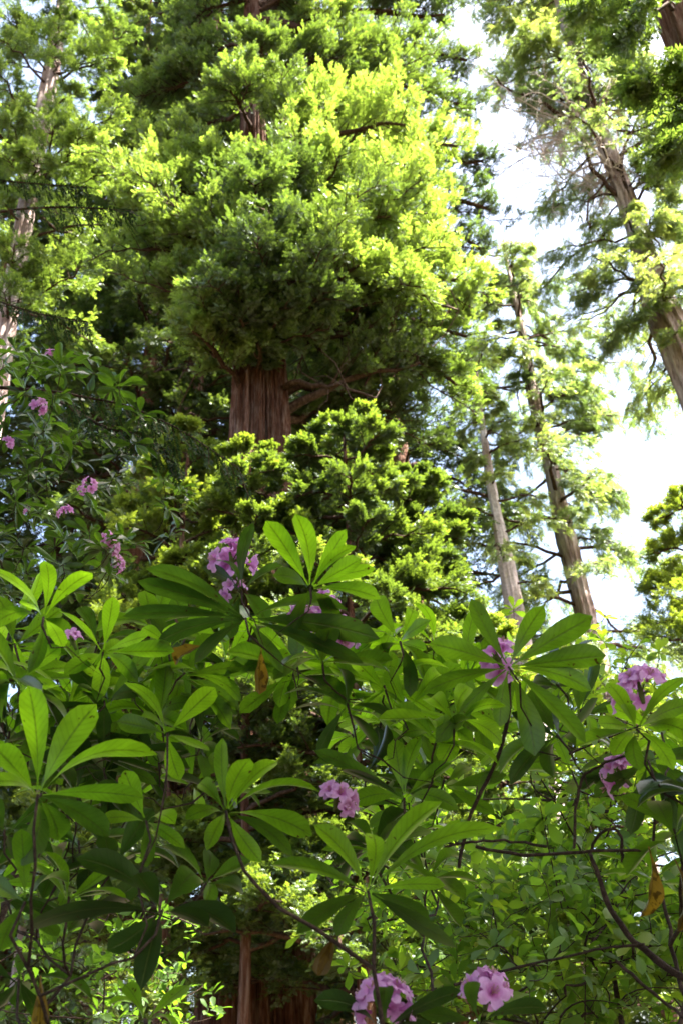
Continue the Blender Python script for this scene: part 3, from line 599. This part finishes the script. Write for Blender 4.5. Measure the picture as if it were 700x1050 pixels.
class Shrub:
    def __init__(s, name, label, cat, base, seed, leafmat, group=None, stem=M_STEM):
        s.g = np.random.default_rng(seed); s.base = Vector(base); s.root = empty(name, base, label, cat, group); s.mat = leafmat
        s.w = []; s.stem = stem; s.extra_wood = []
    def hero(s, px, py, D, tips, L=.17, W=.043, axis=None, tint=.5, mat=None, far=None):
        """a whorl whose leaf tips lie on the given sight lines"""
        g = s.g; C = atD(px, py, D); vd = ray(px, py)
        ax = Vector(axis).normalized() if axis is not None else (vd * .55 + Vector((0, 0, .75))).normalized()
        mb = MB()
        for tp in tips:
            tx, ty = tp[:2]; sc = tp[2] if len(tp) > 2 else 1.; tnt = tp[3] if len(tp) > 3 else tint
            l = L * sc * g.uniform(.84, 1.08); d = ray(tx, ty); oc = CAM - C; b = oc.dot(d); disc = b * b - (oc.length_squared - l * l)
            if disc <= 0: T = CAM + d * (-b)
            else:
                c2 = [CAM + d * (-b + sg * math.sqrt(disc)) for sg in (-1, 1)]
                c2.sort(key=lambda p: abs((p - C).normalized().angle(ax) - R(72))); T = c2[0]
                T = T * .75 + (CAM + d * (-b)) * .25
            tv = (T - C).normalized(); nr = ax + tv * .1 + Vector(g.normal(0, .22, 3))
            if abs(tv.dot(ax)) > .93: nr = Vector((0, 0, 1)) - vd * .7 + Vector(g.normal(0, .3, 3))
            leaf(mb, C + tv * .008, T, nr, W * sc ** .6 * g.uniform(.74, 1.1), g, g.uniform(.0, .2), g.uniform(.0, .6), float(np.clip(tnt + g.normal(0, .12), 0, 1)))
        s.add(mb, C, ax, mat); return C, ax
    def rand(s, C, ax, n, L, W, splay=75, tint=.5, mat=None, nu=8, droop=0.):
        g = s.g; C = Vector(C); ax = Vector(ax).normalized(); q = ax.to_track_quat('Z', 'Y'); mb = MB(); p0 = g.uniform(0, 6.3)
        for k in range(n):
            ph = p0 + k * 2.4 + g.normal(0, .2); sp = R(splay + g.normal(0, 16) + (12 if k % 2 else -8)); l = L * g.uniform(.65, 1.1)
            d = q @ Vector((math.sin(sp) * math.cos(ph), math.sin(sp) * math.sin(ph), math.cos(sp))); d = (d - Vector((0, 0, droop * g.uniform(.3, 1.2)))).normalized()
            base = C - ax * .02 * g.random()
            leaf(mb, base + d * .006, base + d * l, ax + Vector(g.normal(0, .2, 3)), W * g.uniform(.65, 1.15), g, g.uniform(-.03, .22), g.uniform(.0, .7), float(np.clip(tint + g.normal(0, .16), 0, 1)), nu, 4)
        s.add(mb, C, ax, mat)
    def add(s, mb, C, ax, mat=None):
        o = mb.build('leaf_whorl', mat or s.mat, s.root); s.w.append((Vector(C), Vector(ax)))
    def finish(s, r0=.02, stems=3, spread=.25):
        """branches: every whorl is joined to the nearest lower wood already grown"""
        g = s.g; pts = []
        tops = sorted(s.w, key=lambda t: (t[0] - s.base).length)
        cen = sum((t[0] for t in s.w), Vector()) / len(s.w)
        for k in range(stems):
            b = s.base + Vector((g.normal(0, spread), g.normal(0, spread), 0)); tgt = cen + Vector((g.normal(0, spread * 2), g.normal(0, spread), -.25)); tgt.z = s.base.z + (cen.z - s.base.z) * .62
            m_ = (b + tgt) / 2 + Vector((g.normal(0, .2), g.normal(0, .2), 0)); c = bez(A(b), A(m_), A(tgt), 14); c[1:-1] += g.normal(0, .015, (12, 3))
            w = MB(); w.tube(c, np.linspace(r0, r0 * .6, 14), 8, .5, .05, g); w.build('stem', s.stem, s.root)
            pts += [(p, r0 * .55) for p in c[4:]]
        for C, ax in tops:
            Cn = A(C); best = None
            for p, r in pts:
                dv = Cn - p; cost = np.linalg.norm(dv) + max(0, p[2] - Cn[2] + .05) * 2.5
                if best is None or cost < best[0]: best = (cost, p, r)
            _, p, r = best; l = np.linalg.norm(Cn - p); k0 = Cn - A(ax) * min(.22, l * .45)
            n = max(6, int(l / .05)); n = min(n, 22)
            t = np.linspace(0, 1, n)[:, None]; c1 = p + (k0 - p) * .55 + g.normal(0, .06 * l, 3)
            c = (1 - t) ** 3 * p + 3 * t * (1 - t) ** 2 * c1 + 3 * t ** 2 * (1 - t) * k0 + t ** 3 * Cn
            c[1:-1] += g.normal(0, .006, (n - 2, 3)); ra = min(r * .8, .0075); rb = max(.0028, ra * .5)
            w = MB(); w.tube(c, np.linspace(ra, rb, n), 6, .5, .06, g); w.build('branch', s.stem, s.root)
            pts += [(q_, ra * .9) for q_ in c[2:-2]]

V3 = Vector
# ---- right shrub: the star of leaves against the sky
rs = Shrub('rhododendron_shrub', 'rhododendron on the right whose star of leaves stands against the bright sky', 'rhododendron', (.95, 2.2, -.25), 71, M_RHO)
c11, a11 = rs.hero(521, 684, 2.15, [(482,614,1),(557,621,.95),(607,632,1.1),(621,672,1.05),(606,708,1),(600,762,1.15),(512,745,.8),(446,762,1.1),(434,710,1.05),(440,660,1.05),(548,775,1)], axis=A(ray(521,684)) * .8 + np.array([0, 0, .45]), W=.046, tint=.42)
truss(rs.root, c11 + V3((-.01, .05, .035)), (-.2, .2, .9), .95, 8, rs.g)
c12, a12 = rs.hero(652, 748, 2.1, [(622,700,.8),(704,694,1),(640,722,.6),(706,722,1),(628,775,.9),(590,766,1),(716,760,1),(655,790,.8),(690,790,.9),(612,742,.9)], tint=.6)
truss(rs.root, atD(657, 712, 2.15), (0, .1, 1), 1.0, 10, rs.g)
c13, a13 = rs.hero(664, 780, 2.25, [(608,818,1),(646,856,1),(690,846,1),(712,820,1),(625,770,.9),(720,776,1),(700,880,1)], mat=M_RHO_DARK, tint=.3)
truss(rs.root, atD(640, 798, 2.3), (-.4, .2, .8), .95, 9, rs.g)
for (x, y, D, n_, ax, ti) in ((585,790,2.6,7,(0,.3,1),.4),(690,850,2.2,7,(.1,.2,.9),.4),(560,735,2.7,7,(-.2,.4,.8),.5),(700,770,2.6,8,(.2,.3,.9),.5),(480,730,2.6,8,(-.3,.3,.8),.3),(670,900,2.6,6,(0,.3,.9),.3)):
    rs.rand(atD(x, y, D), ax, n_, .15, .045, 75, ti)
def dangling(parent, px, py, D, px2, py2, tint, label, g):
    mb = MB(); C = atD(px, py, D); T = atD(px2, py2, D + .02); leaf(mb, C, T, V3((.3, -1, .2)), .032, g, .22 * (1 if g.random() < .5 else -1), 1.3, tint, wav=.22)
    o = mb.build('withered_leaf', M_DEAD, parent); o['label'] = label
dangling(rs.root, 664, 868, 2.2, 656, 940, .75, 'yellow spotted withered leaf hanging down', rs.g)
dangling(rs.root, 690, 880, 2.1, 694, 955, .05, 'dark brown withered leaf', rs.g)
for pl, r in (([(521,690),(523,735),(508,785),(480,835),(470,890)], .0075), ([(487,868),(530,880),(590,872),(640,878),(676,870),(668,800)], .006), ([(588,870),(590,815),(600,790),(640,775)], .0055), ([(560,868),(530,855),(490,862),(455,868)], .005), ([(606,880),(625,930),(655,968),(700,1002),(760,1030)], .0095), ([(606,880),(607,866),(615,853),(628,852),(637,864),(637,884)], .006), ([(465,1010),(540,985),(615,975),(660,968)], .005), ([(630,985),(690,1030),(720,1060)], .006)):
    q = np.array([A(atD(x, y, 2.25)) for x, y in pl]); q[1:-1, 1] += rs.g.normal(0, .03, len(q) - 2); u = np.linspace(0, len(q) - 1, 20); q = np.stack([np.interp(u, np.arange(len(q)), q[:, k]) for k in range(3)], 1)
    for _ in range(4): q[1:-1] = (q[:-2] + 2 * q[1:-1] + q[2:]) / 4
    q[1:-1] += rs.g.normal(0, .0012, (18, 3))
    w = MB(); w.tube(q, np.linspace(r * .62, r * .5, 20) if r < .009 else np.linspace(r * .5, r * .95, 20), 7, .5, .10, rs.g); w.build('branch', M_STEM, rs.root)

# ---- middle shrub
ms = Shrub('rhododendron_shrub', 'rhododendron in the middle with pale fresh whorls and pink trusses', 'rhododendron', (-.15, 2.5, -.25), 72, M_RHO)
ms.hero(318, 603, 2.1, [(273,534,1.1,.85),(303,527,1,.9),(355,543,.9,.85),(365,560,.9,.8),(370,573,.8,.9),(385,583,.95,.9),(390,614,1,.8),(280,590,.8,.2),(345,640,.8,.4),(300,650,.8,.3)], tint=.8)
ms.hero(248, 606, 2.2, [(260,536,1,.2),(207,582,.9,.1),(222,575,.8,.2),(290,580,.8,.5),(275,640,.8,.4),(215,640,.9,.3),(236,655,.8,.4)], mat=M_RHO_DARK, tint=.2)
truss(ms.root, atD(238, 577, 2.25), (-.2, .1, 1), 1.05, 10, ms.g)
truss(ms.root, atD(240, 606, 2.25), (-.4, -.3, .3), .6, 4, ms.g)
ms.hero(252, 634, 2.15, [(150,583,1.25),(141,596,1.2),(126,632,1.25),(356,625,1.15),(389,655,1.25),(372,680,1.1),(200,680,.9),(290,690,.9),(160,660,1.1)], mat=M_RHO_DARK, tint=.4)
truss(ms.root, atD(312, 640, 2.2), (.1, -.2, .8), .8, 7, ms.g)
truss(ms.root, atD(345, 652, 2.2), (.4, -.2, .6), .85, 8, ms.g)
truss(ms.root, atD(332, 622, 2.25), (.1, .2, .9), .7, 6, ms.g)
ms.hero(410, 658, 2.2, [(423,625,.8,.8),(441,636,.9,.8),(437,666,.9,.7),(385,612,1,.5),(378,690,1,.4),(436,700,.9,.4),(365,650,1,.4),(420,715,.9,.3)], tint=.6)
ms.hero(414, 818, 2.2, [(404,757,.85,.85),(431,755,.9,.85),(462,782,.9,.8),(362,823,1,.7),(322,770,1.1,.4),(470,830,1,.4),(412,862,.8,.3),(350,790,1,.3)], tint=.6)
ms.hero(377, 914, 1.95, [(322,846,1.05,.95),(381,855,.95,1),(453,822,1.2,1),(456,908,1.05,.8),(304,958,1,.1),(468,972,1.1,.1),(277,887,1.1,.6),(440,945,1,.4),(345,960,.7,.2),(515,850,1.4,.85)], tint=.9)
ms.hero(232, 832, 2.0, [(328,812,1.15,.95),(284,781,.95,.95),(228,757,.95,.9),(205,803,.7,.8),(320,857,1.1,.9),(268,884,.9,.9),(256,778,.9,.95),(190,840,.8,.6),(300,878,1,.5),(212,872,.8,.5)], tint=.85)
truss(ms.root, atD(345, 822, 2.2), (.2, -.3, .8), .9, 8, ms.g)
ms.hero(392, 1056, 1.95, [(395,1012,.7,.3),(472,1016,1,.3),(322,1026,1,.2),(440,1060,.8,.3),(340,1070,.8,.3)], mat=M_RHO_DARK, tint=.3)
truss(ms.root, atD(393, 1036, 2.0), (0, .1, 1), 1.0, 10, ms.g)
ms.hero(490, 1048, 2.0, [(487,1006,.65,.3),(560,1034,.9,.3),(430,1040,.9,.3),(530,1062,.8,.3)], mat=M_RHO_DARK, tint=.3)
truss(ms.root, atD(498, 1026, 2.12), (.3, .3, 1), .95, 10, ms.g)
for (x, y, D, n_, ax, ti, L_) in ((300,690,2.4,9,(0,.4,.8),.3,.17),(350,700,2.5,9,(.2,.4,.8),.35,.17),(395,705,2.5,8,(.2,.3,.9),.4,.16),(440,730,2.6,9,(.3,.4,.8),.4,.17),(330,675,2.2,8,(.1,-.1,.9),.35,.18),
                                (455,800,2.4,8,(.2,.3,.8),.3,.17),(440,900,2.5,7,(.3,.3,.8),.3,.17),(480,690,2.5,8,(.2,.4,.8),.35,.16),(380,740,2.8,8,(0,.4,.9),.3,.16),(385,870,2.3,8,(.1,.1,.9),.4,.17),(420,770,2.7,8,(.2,.4,.8),.35,.16)):
    ms.rand(atD(x, y, D), ax, n_, L_, .046, 78, ti, droop=.15)
dangling(ms.root, 268, 665, 2.2, 266, 712, .7, 'yellow withered leaf hanging among green ones', ms.g)
dangling(ms.root, 345, 958, 2.05, 325, 1000, .0, 'curled brown withered leaf', ms.g)
dangling(ms.root, 212, 662, 2.2, 180, 682, .5, 'spotted brown leaf', ms.g)

# ---- left shrub
ls = Shrub('rhododendron_shrub', 'rhododendron at the lower left with broad fresh paddle leaves', 'rhododendron', (-1.0, 2.2, -.25), 73, M_RHO)
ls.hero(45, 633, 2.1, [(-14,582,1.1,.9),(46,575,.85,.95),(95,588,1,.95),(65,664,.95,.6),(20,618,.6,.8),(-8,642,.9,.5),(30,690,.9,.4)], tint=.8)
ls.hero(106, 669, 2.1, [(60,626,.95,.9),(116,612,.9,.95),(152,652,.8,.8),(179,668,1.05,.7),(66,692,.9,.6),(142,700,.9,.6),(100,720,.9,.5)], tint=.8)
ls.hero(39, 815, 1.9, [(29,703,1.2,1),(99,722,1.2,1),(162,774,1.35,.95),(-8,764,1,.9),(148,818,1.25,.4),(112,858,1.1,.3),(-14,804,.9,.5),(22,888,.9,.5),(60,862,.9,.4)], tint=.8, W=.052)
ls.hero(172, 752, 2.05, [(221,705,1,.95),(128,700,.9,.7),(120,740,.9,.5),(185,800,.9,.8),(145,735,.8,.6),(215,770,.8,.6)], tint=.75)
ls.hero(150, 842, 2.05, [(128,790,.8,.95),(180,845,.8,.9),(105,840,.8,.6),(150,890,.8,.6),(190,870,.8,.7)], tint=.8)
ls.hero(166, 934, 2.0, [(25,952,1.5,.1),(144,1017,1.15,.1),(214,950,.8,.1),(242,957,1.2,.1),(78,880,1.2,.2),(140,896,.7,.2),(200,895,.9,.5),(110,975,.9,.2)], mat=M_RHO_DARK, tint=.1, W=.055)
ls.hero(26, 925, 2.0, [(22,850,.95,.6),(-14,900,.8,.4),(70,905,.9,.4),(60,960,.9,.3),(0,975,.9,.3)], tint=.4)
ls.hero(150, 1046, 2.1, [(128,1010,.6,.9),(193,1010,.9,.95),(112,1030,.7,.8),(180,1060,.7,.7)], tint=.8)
truss(ls.root, atD(75, 658, 2.3), (-.3, -.2, .6), .55, 5, ls.g)
for (x, y, D, n_, ax, ti, L_, da) in ((20,700,2.2,8,(-.2,.2,.9),.5,.17,0),(70,720,2.3,8,(0,.3,.9),.45,.17,0),(140,700,2.4,8,(.1,.3,.9),.4,.17,0),(190,690,2.4,9,(.1,.4,.9),.4,.17,0),(10,750,2.3,8,(-.2,.3,.9),.4,.16,1),(90,770,2.4,8,(0,.3,.9),.35,.16,1),(150,780,2.5,8,(.1,.3,.8),.35,.16,1),(200,730,2.6,8,(.2,.4,.8),.35,.16,1),(80,810,2.3,8,(0,.2,.9),.3,.17,1),(5,850,2.2,8,(-.2,.2,.9),.35,.17,1),(120,880,2.3,8,(.1,.3,.9),.3,.17,1),(60,890,2.4,7,(0,.3,.9),.3,.16,1),(200,800,2.6,6,(.2,.3,.9),.4,.15,0),(215,900,2.5,6,(.3,.3,.8),.35,.15,1),(90,940,2.4,7,(.1,.3,.8),.2,.17,1),(20,1000,2.4,6,(-.1,.3,.9),.3,.16,1),(160,640,2.5,8,(.1,.3,.9),.4,.16,0),(15,660,2.5,8,(-.1,.3,.9),.4,.16,0),(90,690,2.5,8,(0,.3,.9),.5,.16,0),(190,655,2.6,8,(.2,.4,.9),.35,.16,1),(60,760,2.6,8,(0,.4,.9),.35,.16,1)):
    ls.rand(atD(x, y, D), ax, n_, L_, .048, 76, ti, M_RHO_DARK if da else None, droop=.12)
dangling(ls.root, 42, 1000, 2.1, 40, 1062, .7, 'long yellow withered leaf with brown edges', ls.g)
def fill(sh, box, n, seed, lo=2.15, hi=2.9, skip=lambda x, y: False):
    gg = np.random.default_rng(seed); done = []; tries = 0
    while len(done) < n and tries < 4000:
        tries += 1; x = gg.uniform(box[0], box[2]); y = gg.uniform(box[1], box[3])
        if skip(x, y) or any((x - a) ** 2 + (y - b) ** 2 < 26 ** 2 for a, b in done): continue
        done.append((x, y)); fresh = gg.random() < .5
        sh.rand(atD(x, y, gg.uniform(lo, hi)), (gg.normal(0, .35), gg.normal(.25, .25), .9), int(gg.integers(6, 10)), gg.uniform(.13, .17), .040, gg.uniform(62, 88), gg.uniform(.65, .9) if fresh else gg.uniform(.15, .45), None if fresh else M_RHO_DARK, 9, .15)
fill(ls, (-10, 640, 225, 930), 26, 301, skip=lambda x, y: y > 830 and x > 120)
fill(ms, (225, 640, 480, 900), 20, 302, skip=lambda x, y: (x < 335 and y > 680) or y < 630 + max(0, x - 400) * .6)
fill(rs, (530, 700, 720, 830), 7, 303)
ls.finish(.02, 4, .25); ms.finish(.02, 4, .25); rs.finish(.018, 3, .2)

# ---- tall rhododendron farther left
tl = Shrub('rhododendron_shrub', 'tall dark rhododendron at the left edge dotted with small pink blossoms', 'rhododendron', (-2.2, 4.9, -.25), 74, M_RHO_DARK)
g = tl.g; cnt = 0
while cnt < 97:
    x = g.uniform(-25, 190); y = g.uniform(335, 635)
    lim = np.interp(x, [-25, 40, 110, 150, 190], [345, 345, 372, 420, 500]); lom = np.interp(x, [-25, 100, 150, 190], [640, 600, 590, 560])
    if y < lim or y > lom or (x > 130 and g.random() < .45): continue
    tl.rand(atY(x, y, g.uniform(4.2, 5.6)), g.normal(0, .35, 3) + np.array([.1, -.2, .9]), int(g.integers(8, 13)), .155, .044, 82, .45, None, 6, .25); cnt += 1
for (x, y, s_, n_) in ((39,418,.8,7),(93,498,.7,6),(66,527,.7,5),(86,503,.5,4),(112,562,.8,7),(118,578,.75,6),(108,552,.6,4),(52,366,.6,4),(8,455,.6,4),(30,526,.5,3)):
    truss(tl.root, atY(x, y, 4.3), g.normal(0, .5, 3) + np.array([.2, -.6, .6]), s_ * 1.2, n_, g)
tl.finish(.028, 5, .4)

# ------------------------------------------------------------------ thin-leaved shrubs, lower right and in the gaps
def thin_shrub(label, px, py, Y, spreadpx, n, leafL, seed, tint, fol=M_SHRUB, zmin=None):
    g = np.random.default_rng(seed); c = atY(px, py, Y); base = V3((c.x, Y, -.25)); root = empty('leafy_shrub', base, label, 'shrub', 'thin-leaved shrubs of the understory')
    mb = MB(); nodes = [A(base) + np.array([0, 0, h]) for h in np.linspace(.2, max(.4, c.z - .6), 10)]; rad = [.014] * 10
    st = MB(); st.tube(np.array([A(base)] + nodes), np.linspace(.018, .011, 11), 6); st.build('stem', M_STEM, root)
    twg = MB()
    for k in range(n):
        x = px + g.normal(0, spreadpx[0]); y = py + g.normal(0, spreadpx[1])
        p = A(atY(x, y, Y + g.normal(0, .35)))
        if p[2] < .3: continue
        d = np.linalg.norm(np.array(nodes) - p, axis=1) + np.maximum(0, np.array(nodes)[:, 2] - p[2]) * 1.5; i = int(np.argmin(d)); s = nodes[i]
        m_ = (s + p) / 2 + g.normal(0, .06, 3); q = bez(s, m_, p, 7); twg.tube(q, np.linspace(min(rad[i], .006), .0016, 7), 4)
        for z in q[3:]: nodes.append(z); rad.append(rad[i] * .6)
        t = unit(q[-1] - q[-2]); nl = g.integers(5, 9); ax = unit(t + np.array([0, 0, .9]))
        for j in range(nl):
            ph = j * 2.4 + k; a1 = unit(np.cross(ax, [1, .2, 0])); a2 = np.cross(ax, a1); dd = unit(a1 * math.cos(ph) + a2 * math.sin(ph) + ax * g.normal(.25, .2))
            b = q[-1] - t * .06 * g.random() * 2; l = leafL * g.uniform(.6, 1.15)
            leaf(mb, b, b + dd * l, ax + g.normal(0, .3, 3), l * .42, g, .05, .2, float(np.clip(tint + g.normal(0, .18), 0, 1)), 5, 2)
    twg.build('twigs', M_STEM, root); mb.build('foliage', fol, root)
    return root
thin_shrub('light green thin-leaved shrub filling the lower right below the star of leaves', 560, 930, 4.6, (70, 60), 260, .095, 81, .55)
thin_shrub('thin-leaved shrub at the lower right corner under the bare twig', 668, 960, 5.0, (45, 60), 170, .10, 82, .5)
thin_shrub('thin-leaved shrub in front of the gap right of the great trunk foot', 440, 940, 5.4, (45, 55), 170, .09, 83, .6)
thin_shrub('bright leafy shrub showing above the star of leaves between blossoms', 585, 740, 5.0, (55, 50), 150, .085, 84, .75)
thin_shrub('pale small-leaved shrub in the gap left of the great trunk foot', 150, 1000, 8.0, (40, 45), 60, .10, 85, .3)
thin_shrub('small-leaved shrub low at the left edge behind the paddle leaves', 45, 960, 7.0, (45, 60), 110, .09, 86, .3)

# ------------------------------------------------------------------ light
SUN_EL, SUN_AZ = 61, 102          # azimuth measured from straight ahead towards the right
w = bpy.data.worlds.new('World'); SC.world = w; w.use_nodes = True; nt = w.node_tree; nt.nodes.clear()
sky = nt.nodes.new('ShaderNodeTexSky'); sky.sky_type = 'NISHITA'; sky.sun_disc = False; sky.sun_elevation = R(SUN_EL); sky.sun_rotation = R(SUN_AZ)
sky.dust_density = 5; sky.air_density = 1.0; sky.ozone_density = .6
bg = nt.nodes.new('ShaderNodeBackground'); bg.inputs['Strength'].default_value = .085
wo = nt.nodes.new('ShaderNodeOutputWorld'); nt.links.new(sky.outputs[0], bg.inputs[0]); nt.links.new(bg.outputs[0], wo.inputs[0])
sd = bpy.data.lights.new('sun', 'SUN'); so = bpy.data.objects.new('sun', sd); COL.objects.link(so)
sd.energy = 5; sd.angle = R(.5); sd.color = (1, .94, .84)
dv = Vector((math.sin(R(SUN_AZ)) * math.cos(R(SUN_EL)), math.cos(R(SUN_AZ)) * math.cos(R(SUN_EL)), math.sin(R(SUN_EL))))
so.rotation_euler = dv.to_track_quat('Z', 'Y').to_euler(); so.location = dv * 60

SC.view_settings.view_transform = 'Standard'; SC.view_settings.look = 'None'; SC.view_settings.gamma = 1; SC.view_settings.exposure = 3.15
c = SC.cycles; c.max_bounces = 8; c.diffuse_bounces = 4; c.glossy_bounces = 2; c.transmission_bounces = 4; c.transparent_max_bounces = 4
c.caustics_reflective = False; c.caustics_refractive = False; c.sample_clamp_indirect = 8
c.use_denoising = True
